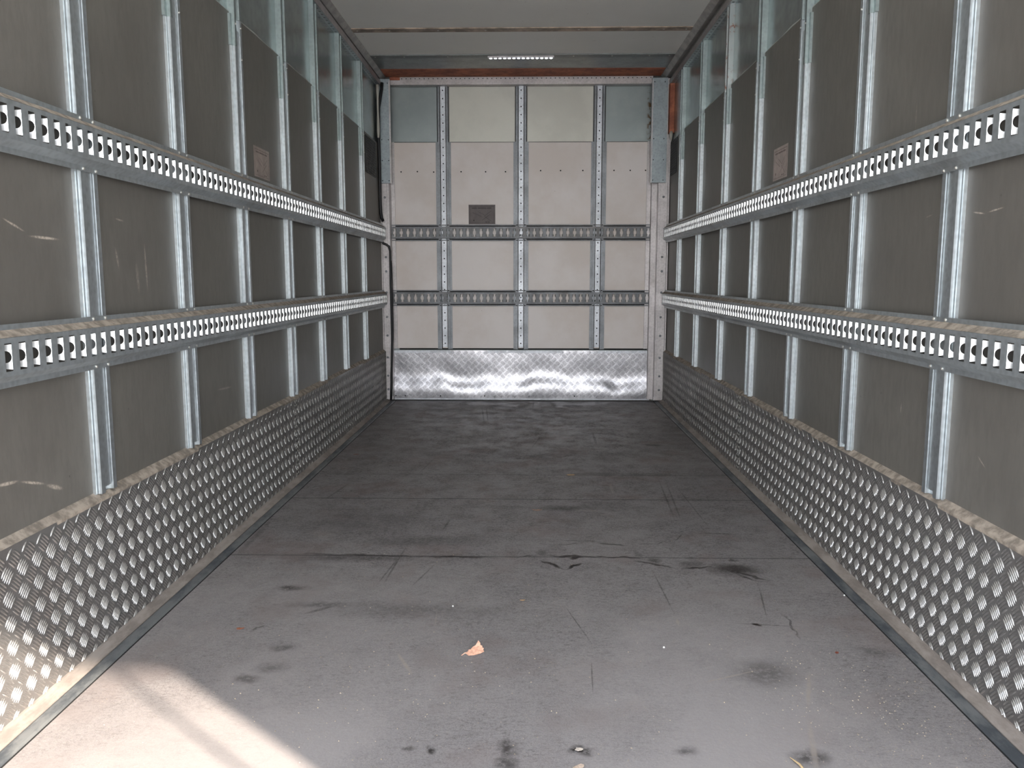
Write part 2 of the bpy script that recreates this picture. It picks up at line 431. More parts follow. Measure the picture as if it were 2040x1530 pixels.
# bruised gap below the lining and dots of old fixings
b = MB(); b.box(-1.14, 1.03, YW-.004, YW, .428, .441); b.obj('lower_gap', 'dark', wb)
for i, (x, z) in enumerate([(-1.10, 1.955), (-.96, 1.957), (-.82, 1.953), (-.585, 1.955), (-.375, 1.954), (-.205, 1.954), (.095, 1.962), (.265, 1.962), (.455, 1.962), (.72, 1.962), (.858, 1.962), (.988, 1.962)]):
    b = MB(); b.dome((x, YW-.0005, z), (0, -1, 0), .0065, .001, 8); b.obj('fixing_hole', 'dark', wb)

# floor-edge trims: a pale dusty kerb against the plate and a grey sealing strip beside it
for s, P, nm in ((-1, PL, 'trim_1'), (1, PR, 'trim_2')):
    f = lambda p, q, r, P=P, s=s: (P-s*p, r, q)
    b = MB(); b.prism([(-.004, -.05), (-.004, .006), (.006, .004), (.034, -.010), (.036, -.05)], f, Y0, 7.05)
    o = struct(b.obj(nm, 'kerb_pale'))
    b = MB(); b.prism([(.036, -.05), (.036, -.011), (.040, -.010), (.060, -.015), (.067, -.0185), (.067, -.05)], f, Y0, 7.05)
    b.obj('sealing_strip', 'kerb_grey', o)
    b = MB(); b.box(*sorted((P-s*.0672, P-s*.0712)), Y0, 7.1, FZ-.02, FZ+.0008); b.obj('edge_gap', 'dark', o)

# coves between side walls and ceiling
for s, X1, nm in ((-1, -1.205, 'trim_3'), (1, 1.09, 'trim_4')):
    f = lambda p, q, r, X1=X1, s=s: (X1+s*p, r, q)
    b = MB(); b.prism([(0, CZ), (.004, CZ-.006), (.016, CZ-.018), (.032, CZ-.03), (.036, CZ-.03), (.075, CZ-.016), (.075, CZ)], f, Y0, 7.08)
    struct(b.obj(nm, 'cove'))

# unseen canopy added to cut off the sun, and the yard outside (behind the camera)
t = thing('sun_cut_canopy', 'added grey canopy behind the camera, unseen, cutting off the sun', 'canopy', (0, -.5, 2.75))
b = MB(); b.box(-1.34, 3.3, -1.37, Y0, 2.76, 2.84); sub(b, t).obj('sun_cut_slab', 'ceil', t)
for x in (-1.32, 3.26):
    b = MB(); b.box(x, x+.04, -1.29, -1.25, -1.0, 2.76); sub(b, t).obj('leg', 'galv_dark', t)
b = MB(); b.box(-30, 30, -40, .6, -1.1, -1.0)
yard = simple('sunlit_yard', (.58, .54, .48), .9, 0, .15, 1.5); M['yard'] = yard
gr = b.obj('ground', 'yard'); struct(gr)
b = MB(); b.tube([(1.17, .10, z) for z in (-.95, .5, 2.75)], .008, 8)
tag(b.obj('door_cord', 'black'), 'thin black cord hanging beside the rear opening behind the camera', 'cord')

# ------------------------------------------------------------------ chequer plates
def dent(kind):
    if kind == 'back':
        def d(s, z):
            # a sagging bulge along the foot of the sheet
            c = .135 + .018*np.sin(s*5.1+.6) + .012*np.sin(s*13.7) + .007*np.sin(s*31)
            w = .075
            b = -.013*(1+.25*np.sin(s*9.3+1))*np.tanh((z-c)/w*1.4)*np.exp(-((z-c)/.17)**2)
            return b + .013*np.exp(-((z-.04)/.12)**2)*.6 + .0006*np.sin(s*17+z*9)*np.sin(z*26+s*3) + .0016*np.sin(s*6.3+2)*np.sin(z*9+1) \
                + .0003*np.sin(s*41+1)*np.sin(z*53)
        return d
    ph = 0. if kind == 'left' else 2.1
    def d(s, z):
        a = np.clip((s-3.2)/3, .25, 1)
        return a*(.0030*np.sin(s*3.1+ph)*np.sin(z*9+1) + .0012*np.sin(s*9.7+z*6+ph)+.0008*np.sin(s*19-z*14))
    return d

def plate_mesh(M3, s0, s1, z0, z1, dfun, parent, matp, matb, pitch=.060):
    # M3(s, z, d) -> xyz arrays
    ns, nz = int((s1-s0)/.02)+1, int((z1-z0)/.02)+1
    ss, zz = np.meshgrid(np.linspace(s0, s1, ns), np.linspace(z0, z1, nz), indexing='ij')
    ss, zz = ss.ravel(), zz.ravel()
    V = M3(ss, zz, dfun(ss, zz))
    i, j = np.meshgrid(np.arange(ns-1), np.arange(nz-1), indexing='ij'); a = (i*nz+j).ravel()
    F = np.stack([a, a+nz, a+nz+1, a+1], 1)
    np_obj('sheet', V, F, matp, parent)
    # raised five-bar pattern: squares of bars, neighbours turned by ninety degrees
    L, Wd, H = .041, .0058, .0026
    bars = []
    ni, nj = int((s1-s0)/pitch)+2, int((z1-z0)/pitch)+2
    for k in range(2):
        ang = math.radians(45 if k == 0 else -45)
        for a in range(-1, ni):
            for c in range(-1, nj):
                cs, cz = s0+(a+.5*k)*pitch, z0+(c+.5*k)*pitch+.01
                for q in range(5):
                    o = (q-2)*.0083
                    bs, bz = cs-math.sin(ang)*o, cz+math.cos(ang)*o
                    hl = L/2*(1-.10*abs(q-2))
                    if s0+.004 < bs < s1-.004 and z0+.012 < bz < z1-.012: bars.append((bs, bz, ang, hl))
    B = np.array(bars)
    loc = np.array([(-1, 0, 0), (-.55, -.8, 0), (.0, -1, 0), (.55, -.8, 0), (1, 0, 0), (.55, .8, 0), (0, 1, 0), (-.55, .8, 0), (-.62, -.3, .85), (0, -.38, 1), (.62, -.3, .85), (-.62, .3, .85), (0, .38, 1), (.62, .3, .85)])
    fl = [(0, 1, 8), (1, 2, 9, 8), (2, 3, 10, 9), (3, 4, 10), (4, 5, 13), (5, 6, 12, 13), (6, 7, 11, 12), (7, 0, 11), (0, 8, 11), (8, 9, 12, 11), (9, 10, 13, 12), (10, 4, 13)]
    u = loc[None, :, 0]*B[:, 3:4]; v = loc[None, :, 1]*Wd/2; h = loc[None, :, 2]*H + .0*B[:, :1]
    # a slight bow of each bar
    v = v + .0016*(1-loc[None, :, 0]**2)
    ca, sa = np.cos(B[:, 2:3]), np.sin(B[:, 2:3])
    S_ = B[:, 0:1]+u*ca-v*sa; Z_ = B[:, 1:2]+u*sa+v*ca
    S_, Z_, h = S_.ravel(), Z_.ravel(), h.ravel()
    keep = np.clip(S_, s0, s1), np.clip(Z_, z0, z1)
    V = M3(keep[0], keep[1], dfun(keep[0], keep[1])+h+.0001)
    n = len(B); Fs = []
    for f in fl:
        if len(f) == 3: f = f
        Fs.append(np.array(f)[None, :]+14*np.arange(n)[:, None])
    F = [tuple(r) for A in Fs for r in A.tolist()]
    o = np_obj('raised_bars', V, F, matb, parent, False)
    return o

def M_side(side, P):
    def f(s, z, d): return np.stack([P-side*d, s, z], 1)
    return f
def M_back(s, z, d): return np.stack([s, YB-d, z], 1)

def kick(side, s0, s1, label):
    P = PL if side < 0 else PR
    t = thing('kick_plate', label, 'metal plate', (0, 0, 0), 'chequer plate kick panels')
    plate_mesh(M_side(side, P), s0, s1, -.012, .424, dent('left' if side < 0 else 'right'), t, 'plate', 'bar')
    W = WL if side < 0 else WR
    b = MB(); b.prism([(0, .415), (0, .424), (.021, .441), (.021, .415)], lambda p, q, r: (P+side*p, r, q), s0, s1)
    b.obj('dusty_ledge', 'dust', t)
    proto = None
    for k, (y) in enumerate([s0+.012, s1-.012]):
        for z in (np.linspace(.02, .41, 18) if abs(y-4.3) < .3 else (.03, .39)):
            if proto is None:
                b = MB(); b.dome((0, 0, 0), (-side, 0, 0), .006, .004, 8); proto = b.obj('rivet', 'bolt', t); proto.location = (P-side*.002, y, z)
            else: copy_to(proto, t, (P-side*.002, y, z))
    return t
kick(-1, 1.0, 4.247, 'chequer plate kick panel of the left wall, nearer half with the sunlit corner')
kick(-1, 4.253, 7.02, 'chequer plate kick panel of the left wall, farther half beyond the joint')
kick(1, 1.0, 4.447, 'chequer plate kick panel of the right wall, nearer half in the shade')
kick(1, 4.453, 7.06, 'chequer plate kick panel of the right wall, farther half beyond the joint')
t = thing('kick_plate', 'bright dented chequer plate across the foot of the back wall', 'metal plate', (0, 0, 0), 'chequer plate kick panels')
plate_mesh(M_back, -1.189, 1.056, .0, .424, dent('back'), t, 'plate_back', 'plate_back')
b = MB(); b.box(-1.188, 1.056, YB, YW, .40, .424); b.obj('top_fold', 'strap', t)
b = MB(); b.box(-1.188, 1.056, YB-.004, YB+.01, -.012, .004); b.obj('foot_angle', 'strap', t)
pr = None
for x in (-1.175, -1.09, -.78, -.39, 0, .4, .74, 1.045):
    if pr is None:
        b = MB(); b.dome((0, 0, 0), (0, -1, 0), .006, .002, 8); pr = b.obj('screw', 'dark', t); pr.location = (x, YB-.017, .022)
    else: copy_to(pr, t, (x, YB-.017, .022))

# ------------------------------------------------------------------ wall studs
LOW = [(-.011, -.006), (-.011, .009), (-.004, .009), (-.004, .004), (0, .004), (0, .0208), (.02, .0208), (.02, .008), (.024, .008), (.062, .008), (.066, .008), (.066, .0208), (.086, .0208), (.086, .009), (.102, .009), (.102, -.006)]
ORD = ['nearest to the camera', 'second from the camera', 'third from the camera', 'fourth from the camera', 'fifth from the camera', 'sixth from the camera', 'seventh and farthest, close to the back wall']
def side_stud(side, y, i):
    wall = 'left' if side < 0 else 'right'
    t = thing('wall_stud', 'galvanised steel stud on the %s wall, %s' % (wall, ORD[i]), 'stud', (wx(side, 0), y, .43), 'galvanised studs of the side walls')
    f = lambda p, q, r: (-side*q, p, r-.43)
    zt = 2.15
    sw = 0.0012*math.sin(i*2.1+side)
    b = MB(); b.prism(LOW, f, .436, zt); b.obj('channel', 'galv', t)
    b = MB(); b.box(*sorted((-side*.008, -side*.0165)), .0255, .0605, .022, zt-.43-.05); b.obj('centre_strap', 'galv', t)
    # the upright above the lining, deeper because the skin lies back
    UP = [(.002, -.0085), (.002, .0215), (.024, .0215), (.026, .006), (.060, .006), (.062, .0215), (.080, .0215), (.080, -.0085)]
    b = MB(); b.prism(UP, f, zt-.0, 2.632)
    b.obj('upright', 'rusty' if (side > 0 and i == 4) else 'upright', t)
    # overlapping splice at the lining top
    b = MB(); zz = 2.03 if i == 2 and side < 0 else 1.955
    b.prism([(-.0185, -.001), (-.0185, .0105), (-.0005, .0105), (-.0005, .0225), (.018, .0225), (.018, -.001)], f, zz, zt+.006)
    b.obj('splice', 'upright', t)
    pr = None
    for (yy, z) in ((.076, zt-.03), (.076, zt-.16), (.010, zt-.03)):
        if pr is None:
            b = MB(); b.dome((0, 0, 0), (-side, 0, 0), .0045, .004, 8); pr = b.obj('rivet', 'bolt', t); pr.location = (-side*.0208, yy, z-.43)
        else: copy_to(pr, t, (-side*(.0225 if yy < .05 else .0208), yy, z-.43))
    return t
for i, y in enumerate(ST_L): side_stud(-1, y, i)
for i, y in enumerate(ST_R): side_stud(1, y, i)

def perf(b, f, u0, n, p, v0, v1, r, N=8):          # perforated strip: n cells of pitch p along u
    for i in range(n):
        a0, a1 = u0+i*p, u0+(i+1)*p; cu, cv = (a0+a1)/2, (v0+v1)/2
        sq = [(a0, v0), (cu, v0), (a1, v0), (a1, cv), (a1, v1), (cu, v1), (a0, v1), (a0, cv)]
        oc = [(cu+r*math.cos(math.atan2(y-cv, x-cu)), cv+r*math.sin(math.atan2(y-cv, x-cu))) for x, y in sq]
        b.add([f(*q) for q in sq]+[f(*q) for q in oc], [(k, (k+1) % 8, 8+(k+1) % 8, 8+k) for k in range(8)])

def back_stud(x, label):
    t = thing('wall_stud', label, 'stud', (x, YW, .43), 'galvanised studs of the back wall')
    sc = 1.09
    f = lambda p, q, r: ((p-.043)*sc, -q, r-.43)
    LB = [(-.016, -.006), (-.016, .009), (0, .009), (0, .0208), (.0185, .0208), (.0185, -.004), (.0675, -.004), (.0675, .0208), (.086, .0208), (.086, .009), (.102, .009), (.102, -.006)]
    b = MB(); b.prism(LB, f, .435, 2.20); b.obj('channel', 'galv_back', t)
    UP = [(-.005, -.012), (-.005, .004), (.004, .0195), (.018, .0195), (.020, -.004), (.066, -.004), (.068, .0195), (.082, .0195), (.091, .004), (.091, -.012)]
    b = MB(); b.prism(UP, f, 2.20, 2.66); b.obj('upright', 'galv_back', t)
    b = MB(); n = 33; p = (2.655-.452)/n
    perf(b, lambda u, v: (v, -.0175, u), .022, n, p, -.0205, .0205, .0060)
    b.prism([(-.0205, -.0170), (.0205, -.0170), (.0205, -.0178), (-.0205, -.0178)][:0] or [(-.0208, -.008), (-.0205, -.008), (-.0205, -.0176), (-.0208, -.0176)], lambda p_, q, r: (p_, q, r), .022, .022+n*p)
    b.prism([(.0205, -.008), (.0208, -.008), (.0208, -.0176), (.0205, -.0176)], lambda p_, q, r: (p_, q, r), .022, .022+n*p)
    b.obj('perforated_strap', 'strap', t)
    b = MB()
    for u in (-.0242, .0242): b.box(u-.0022, u+.0022, -.0035, -.0025, .01, 2.22)
    b.box(-.019, .019, -.0080, -.0070, .03, 2.21)
    b.obj('strap_gap_shade', 'dark', t)  # dark pieces for the shade beside the strap and behind its holes
    return t
back_stud(-.735, 'perforated galvanised stud on the back wall, left of the three')
back_stud(-.072, 'perforated galvanised stud on the back wall, middle of the three')
back_stud(.590, 'perforated galvanised stud on the back wall, right of the three')

# ------------------------------------------------------------------ slotted lashing tracks
def track(f, s0, s1, prof, pitch, sw, first, t, mat='galv_dark', tab=.018, groove=False):
    """prof: (flange half height, bend half height, face half height, depth, slot half height); f(s, z, d)"""
    HF, HB, HC, D, HS = prof
    b = MB()
    for sg in (1, -1):
        pl = [(.0008, sg*HF), (.0022, sg*HF), (.0022, sg*HB), (D, sg*HC)]
        if groove: pl = [(.0008, sg*HF), (.0022, sg*HF), (.0022, sg*HB), (-.014, sg*(HB-.0005)), (-.014, sg*(HC+.0005)), (D, sg*HC)]
        for (d0, z0), (d1, z1) in zip(pl[1:-1], pl[2:]):
            b.add([f(s0, z0, d0), f(s1, z0, d0), f(s1, z1, d1), f(s0, z1, d1)], [(0, 1, 2, 3)])
        b.add([f(s0, sg*HF, .0002), f(s1, sg*HF, .0002), f(s1, sg*HF, .0022), f(s0, sg*HF, .0022)], [(0, 1, 2, 3)])
        if sg == 1: beige = [f(s0, HB+.001, .0025), f(s1, HB+.001, .0025), f(s1, HC+.001, D-.0002), f(s0, HC+.001, D-.0002)]
    n = int((s1-first)/pitch)
    c0 = first
    if c0 > s0: b.add([f(s0, -HC, D), f(c0, -HC, D), f(c0, HC, D), f(s0, HC, D)], [(0, 1, 2, 3)])
    for i in range(n):
        a0 = c0+i*pitch; a1 = a0+pitch; h0 = a0+(pitch-sw)/2; h1 = h0+sw
        o = [(a0, -HC), (a1, -HC), (a1, HC), (a0, HC)]; q = [(h0, -HS), (h1, -HS), (h1, HS), (h0, HS)]
        b.add([f(s, z, D) for s, z in o]+[f(s, z, D) for s, z in q], [(k, (k+1) % 4, 4+(k+1) % 4, 4+k) for k in range(4)])
    e = c0+n*pitch
    if e < s1: b.add([f(e, -HC, D), f(s1, -HC, D), f(s1, HC, D), f(e, HC, D)], [(0, 1, 2, 3)])
    b.obj('slotted_rail', mat, t)
    # bent tongues inside each slot
    g = MB(); k = HS/.033
    shape = [(.0, .0295), (1, .028), (1, .0150), (.5, .0135), (.25, .0108), (.10, .006), (.05, 0), (.10, -.006), (.25, -.0108), (.5, -.0135), (1, -.0150), (1, -.028), (0, -.0295)]
    for i in range(n):
        a0 = c0+i*pitch; h0 = a0+(pitch-sw)/2; h1 = h0+sw
        for e_, sg in ((h1, -1), (h0, 1)):
            vs = [f(e_+sg*q*sw*.26, z*k, D-.0003-q*tab) for q, z in shape]
            g.add(vs, [tuple(range(len(vs)))])
    g.obj('slot_tongues', 'tongue', t)
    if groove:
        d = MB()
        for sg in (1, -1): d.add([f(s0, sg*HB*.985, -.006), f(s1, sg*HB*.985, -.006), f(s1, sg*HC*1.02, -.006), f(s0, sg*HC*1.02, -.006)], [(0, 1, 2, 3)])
        d.obj('groove_shade', 'dark', t)  # dark strips standing in for the shade down in the grooves
    if not groove: d = MB(); d.add(beige, [(0, 1, 2, 3)]); d.obj('dusty_top', 'dust', t)
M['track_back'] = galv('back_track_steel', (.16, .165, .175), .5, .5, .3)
M['tongue'] = galv('bright_slot_edges', (.86, .87, .87), .32, .97)

def side_track(side, zc, label, y1):
    P = PL if side < 0 else PR
    t = thing('lashing_track', label, 'lashing rail', (P, 1.0, zc), 'slotted lashing tracks')
    f = lambda s, z, d: (-side*(d+.0002), s-1.0, z)
    first = 1.871-.0535/2 - 15*.0535 if side < 0 else 1.871-.0535/2-15*.0535+.012
    track(f, 1.0, y1, (.075, .061, .045, .026, .033), .0535, .0262, first, t)
    pr = None
    for y in (ST_L if side < 0 else ST_R):
        for dy in (.010, .076):
            for z in (.068, -.068):
                loc = (-side*.0024, y+dy-1.0, z)
                if pr is None:
                    b = MB(); b.dome((0, 0, 0), (-side, 0, 0), .0052, .004, 10); pr = b.obj('bolt', 'bolt', t); pr.location = loc
                else: copy_to(pr, t, loc)
side_track(-1, 1.430, 'upper slotted lashing track along the left wall', 6.985)
side_track(-1, .877, 'lower slotted lashing track along the left wall', 6.985)
side_track(1, 1.425, 'upper slotted lashing track along the right wall', 7.05)
side_track(1, .877, 'lower slotted lashing track along the right wall', 7.05)
for zc, nm in ((1.440, 'upper'), (.8805, 'lower')):
    t = thing('lashing_track', nm+' slotted lashing track across the back wall', 'lashing rail', (0, YB, zc), 'slotted lashing tracks')
    f = lambda s, z, d: (s, -(d+.0002), z)
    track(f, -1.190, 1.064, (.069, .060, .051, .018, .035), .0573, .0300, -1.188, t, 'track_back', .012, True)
    pr = None
    for x in (-.735, -.072, .590):
        for dx in (-.034, .034):
            for z in (.0645, -.0645):
                if pr is None:
                    b = MB(); b.dome((0, 0, 0), (0, -1, 0), .005, .003, 8); pr = b.obj('bolt', 'dark', t); pr.location = (x+dx, -.0024, z)
                else: copy_to(pr, t, (x+dx, -.0024, z))

# ------------------------------------------------------------------ perforated rails under the ceiling
def top_rail(side, label):
    W = UL if side < 0 else UR; X = -1.235 if side < 0 else 1.153
    t = thing('perforated_rail', label, 'rail', (X, 1.0, 2.63), 'perforated rails under the ceiling')
    dp = abs(W-X)
    f = lambda p, q, r: (side*p, r-1.0, q-2.63)
    b = MB()
    b.prism([(0, 2.632), (0, 2.672), (.003, 2.672), (.003, 2.632)], f, 1.0, 7.05)
    b.prism([(0, 2.672), (0, 2.675), (dp, 2.675), (dp, 2.672)], f, 1.0, 7.05)
    b.obj('rail_face', 'post', t)
    b = MB(); p = .058; n = int(6.0/p)
    perf(b, lambda u, v: (side*v, u-1.0, .002), 1.05, n, p, .001, dp, .0085)
    b.obj('perforated_underside', 'galv_dark', t)
    return t
top_rail(-1, 'perforated rail under the ceiling along the top of the left wall')
top_rail(1, 'perforated rail under the ceiling along the top of the right wall')
t = thing('perforated_rail', 'pale perforated header rail across the top of the back wall', 'rail', (0, 7.06, 2.66), 'perforated rails under the ceiling')
b = MB(); b.box(-1.17, 1.03, -.002, .08, -.006, .028); b.obj('lower_flange', 'post', t)
b = MB(); b.box(-1.16, 1.02, .010, .011, .030, .058); b.obj('rail_hollow', 'dark', t)
b = MB()
perf(b, lambda u, v: (u, .006, v), -1.165, 58, 2.19/58, .028, .060, .0045); b.obj('perforated_face', 'post', t)
b = MB(); b.box(-1.17, -1.085, -.004, .006, .032, .058); b.obj('rust_patch', 'rust', t)

# ------------------------------------------------------------------ corner posts
def post(side):
    s = side
    if s < 0: xs = (-1.265, -1.185); inner = (-1.215, -1.191); lab = 'left'
    else: xs = (1.080, 1.175); inner = (1.032, 1.082); lab = 'right'
    t = thing('corner_post', 'riveted aluminium corner post between the %s wall and the back wall' % lab, 'post', (xs[0], 7.03, 0), 'corner posts')
    b = MB(); b.box(xs[0], xs[1], 7.03, 7.14, .0, 2.69)
    x0, x1 = (xs[0], xs[0]+.012) if s < 0 else (xs[1]-.012, xs[1])
    b.box(x0, x1, 7.02, 7.03, .42, 2.69)
    xm = xs[1]-.022 if s < 0 else xs[0]+.014
    b.box(xm, xm+.006, 7.026, 7.03, .0, 2.69)
    sub(b, t).obj('post_profile', 'post', t)
    b = MB(); b.box(inner[0], inner[1], 7.08, 7.13, .0, 2.66)
    perf(b, lambda u, v: (v, 7.0785, u), .02, 40, .064, inner[0]+.002, inner[1]-.002, .0045)
    sub(b, t).obj('perforated_flange', 'post', t)
    b = MB()
    for xx in ([-1.2525, -1.2075, -1.188] if s < 0 else [1.084, 1.1, 1.1625]): b.box(xx-.001, xx+.001, 7.0285, 7.0305, .03, 1.845)
    for xx in ([-1.1905] if s < 0 else [1.0325]): b.box(xx-.0012, xx+.0012, 7.077, 7.079, .03, 2.65)
    sub(b, t).obj('fold_line', 'dark', t)
    b = MB(); a = (-1.185, -1.155) if s < 0 else (1.0, 1.035)
    b.box(a[0], a[1], 7.125, 7.142, .44, 2.2); sub(b, t).obj('edge_strip', 'post', t)
    pr = None
    for z in (1.73, 1.23, 1.11, .93, .72, .56, .37, .21, .09):
        loc = ((xs[0]+xs[1])/2-xs[0], -.0005, z)
        if pr is None:
            b = MB(); b.dome((0, 0, 0), (0, -1, 0), .010, .004, 12); pr = b.obj('rivet', 'galv_back', t); pr.location = loc
        else: copy_to(pr, t, loc)
    # sheet-metal cover over the upper part
    c = thing('post_cover', 'grey sheet metal cover over the top of the %s corner post' % lab, 'cover', (xs[0], 7.0, 1.84), 'corner post covers')
    cx = (-1.250, -1.160) if s < 0 else (1.010, 1.140)
    b = MB(); b.box(cx[0], cx[1], 7.0, 7.024, 1.845, 2.688); b.box(cx[0], cx[0]+.003, 6.99, 7.0, 1.845, 2.688)
    sub(b, c).obj('cover_sheet', 'cover', c)
    e = (-1.170, -1.158) if s < 0 else (1.008, 1.020)
    b = MB(); b.box(e[0], e[1], 6.995, 7.001, 1.842, 2.675); sub(b, c).obj('bright_edge', 'post', c)
    pr = None
    for x in ((-1.235, -1.18) if s < 0 else (1.03, 1.115)):
        for z in (2.655, 2.20, 2.03, 1.865):
            loc = (x-xs[0], -.0005, z-1.84)
            if pr is None:
                b = MB(); b.dome((0, 0, 0), (0, -1, 0), .0045, .002, 8); pr = b.obj('screw', 'dark', c); pr.location = loc
            else: copy_to(pr, c, loc)
post(-1); post(1)

# rust-primed header and side strip
b = MB(); b.box(-1.2, 1.085, 6.80, 7.055, CZ-.005, CZ); tag(b.obj('steel_header', 'rust'), 'red-brown primed steel strip on the ceiling along the back wall', 'beam')
b = MB(); b.box(1.150, 1.1875, 6.95, 7.02, 2.24, 2.635)
t = thing('steel_strip', 'red-brown rusty upright strip at the top of the right corner post', 'strip', (1.16, 6.98, 2.24))
sub(b, t).obj('primed_strip', 'rust', t)
b = MB(); b.tube([(1.168, 6.955, 2.25), (1.164, 6.950, 2.225), (1.166, 6.952, 2.195), (1.168, 6.955, 2.17)], .01, 8, [.012, .016, .010, .003]); sub(b, t).obj('foam_drip', 'conduit', t, True)

# ------------------------------------------------------------------ ceiling battens, lamp
def batten(y0, y1, mat, drop, label):
    b = MB(); b.box(-1.203, 1.088, y0, y1, CZ-drop, CZ)
    t = thing('ceiling_batten', label, 'batten', (0, (y0+y1)/2, CZ), 'battens across the ceiling')
    sub(b, t).obj('strip', mat, t)
    pr = None
    for x in (-1.17, -.95, -.62, -.3, .05, .33, .62, .9, 1.05):
        if pr is None:
            b = MB(); b.dome((0, 0, 0), (0, 0, -1), .007, .003, 8); pr = b.obj('screw', 'bolt', t); pr.location = (x, 0, -drop)
        else: copy_to(pr, t, (x, 0, -drop))
    return t
batten(5.72, 5.80, 'batten', .006, 'dirty brown batten across the ceiling, nearer of the two')
batten(6.38, 6.46, 'thin_batten', .007, 'dark metal batten across the ceiling holding the lamp')
t = thing('strip_light', 'lit slim led strip lamp on the ceiling, in the middle of the dark batten', 'lamp', (-.067, 6.42, CZ-.007))
b = MB(); b.box(-.25, .25, -.018, .018, -.014, 0); b.obj('housing', 'post', t)
el = NT('led_glow'); el.set(color=(.8, .85, 1), emit=(.75, .86, 1, 1), power=5.); M['led'] = el.m
pr = None
for k in range(14):
    loc = (-.2275+k*.035, 0, -.0145)
    if pr is None:
        b = MB(); b.dome((0, 0, 0), (0, 0, -1), .011, .003, 10); pr = b.obj('led', 'led', t, True); pr.location = loc
    else: copy_to(pr, t, loc)

# ------------------------------------------------------------------ wall stickers
def sticker(f, w, h, label, paper, ink, loc):
    """f(u, v, d) local: u along, v up, d out"""
    t = thing('information_sticker', label, 'sticker', loc, 'information stickers')
    M['p_'+label[:9]] = simple('sticker_paper', paper, .5, 0, .12, 20); M['i_'+label[:9]] = simple('sticker_ink', ink, .6)
    P_, I_ = 'p_'+label[:9], 'i_'+label[:9]
    def quad(b, u0, u1, v0, v1, d): b.add([f(u0, v0, d), f(u1, v0, d), f(u1, v1, d), f(u0, v1, d)], [(0, 1, 2, 3)])
    b = MB()
    b.add([f(u, v, d) for d in (0.0002, .0008) for u, v in ((0, 0), (w, 0), (w, h), (0, h))], [(4, 5, 6, 7), (0, 1, 5, 4), (1, 2, 6, 5), (2, 3, 7, 6), (3, 0, 4, 7)])
    b.obj('paper', P_, t)
    b = MB(); m = .05*w
    for a in ((m, w-m, h-.10*h, h-.085*h), (m, w-m, .06*h, .07*h), (m, m+.008*w, .06*h, .9*h), (w-m-.008*w, w-m, .06*h, .9*h)): quad(b, *a, .0012)
    b.obj('printed_frame', I_, t)
    b = MB(); u = .12*w       # bold heading, its words too small to read
    for wd in (.20, .32, .17):
        n = max(2, int(wd/.028))
        for k in range(n): quad(b, u+k*wd*w/n, u+(k+.82)*wd*w/n, .80*h, .85*h, .0012)
        u += wd*w+.022*w
    b.obj('printed_heading', I_, t)
    b = MB()
    for (a, c, a2, c2) in ((.35, .65, .62, .45), (.62, .45, .85, .68), (.5, .2, .8, .5), (.85, .15, .58, .42), (.15, .6, .5, .38)):
        du, dv = a2-a, c2-c; L = math.hypot(du, dv); nu, nv = -dv/L*.006, du/L*.006
        b.add([f((a-nu)*w, (c-nv)*h, .0012), f((a2-nu)*w, (c2-nv)*h, .0012), f((a2+nu)*w, (c2+nv)*h, .0012), f((a+nu)*w, (c+nv)*h, .0012)], [(0, 1, 2, 3)])
    quad(b, .17*w, .22*w, .16*h, .23*h, .0012); quad(b, .62*w, .70*w, .10*h, .13*h, .0012); quad(b, .73*w, .79*w, .10*h, .13*h, .0012)
    b.obj('printed_diagram', I_, t)
    return t
sticker(lambda u, v, d: (d, u, v), .222, .138, 'pale paper sticker low on the left wall, just above the upper lashing track', (.34, .28, .25), (.13, .10, .09), (WL, 3.81, 1.524))
sticker(lambda u, v, d: (-d, -u, v), .215, .15, 'pinkish paper sticker on the right wall, just above the upper lashing track', (.42, .35, .32), (.15, .11, .10), (WR, 4.07, 1.52))
sticker(lambda u, v, d: (u, -d, v), .230, .165, 'brown framed sticker on the back wall above the upper lashing track', (.115, .09, .088), (.03, .02, .02), (-.523, YW, 1.513))

# ------------------------------------------------------------------ dark mesh vents near the back corners
def mesh_patch(side, y0, y1, z0, z1, label):
    t = thing('mesh_vent', label, 'vent', (wx(side, 0), y0, z0), 'dark mesh vents')
    b = MB(); b.box(*sorted((-side*.0002, -side*.003)), 0, y1-y0, 0, z1-z0); b.obj('backing', 'black', t)
    b = MB()
    n = 14
    for k in range(n+1):
        z = (z1-z0)*k/n; b.box(*sorted((-side*.003, -side*.006)), 0, y1-y0, z-.0025, z+.0025)
    for k in range(9):
        y = (y1-y0)*k/8; b.box(*sorted((-side*.003, -side*.0065)), y-.0025, y+.0025, 0, z1-z0)
    b.obj('wire_grid', 'black', t)
mesh_patch(-1, 6.42, 6.82, 1.87, 2.145, 'dark mesh vent on the left wall by the corner post')
mesh_patch(1, 6.72, 7.00, 1.90, 2.17, 'dark mesh vent on the right wall by the corner post')

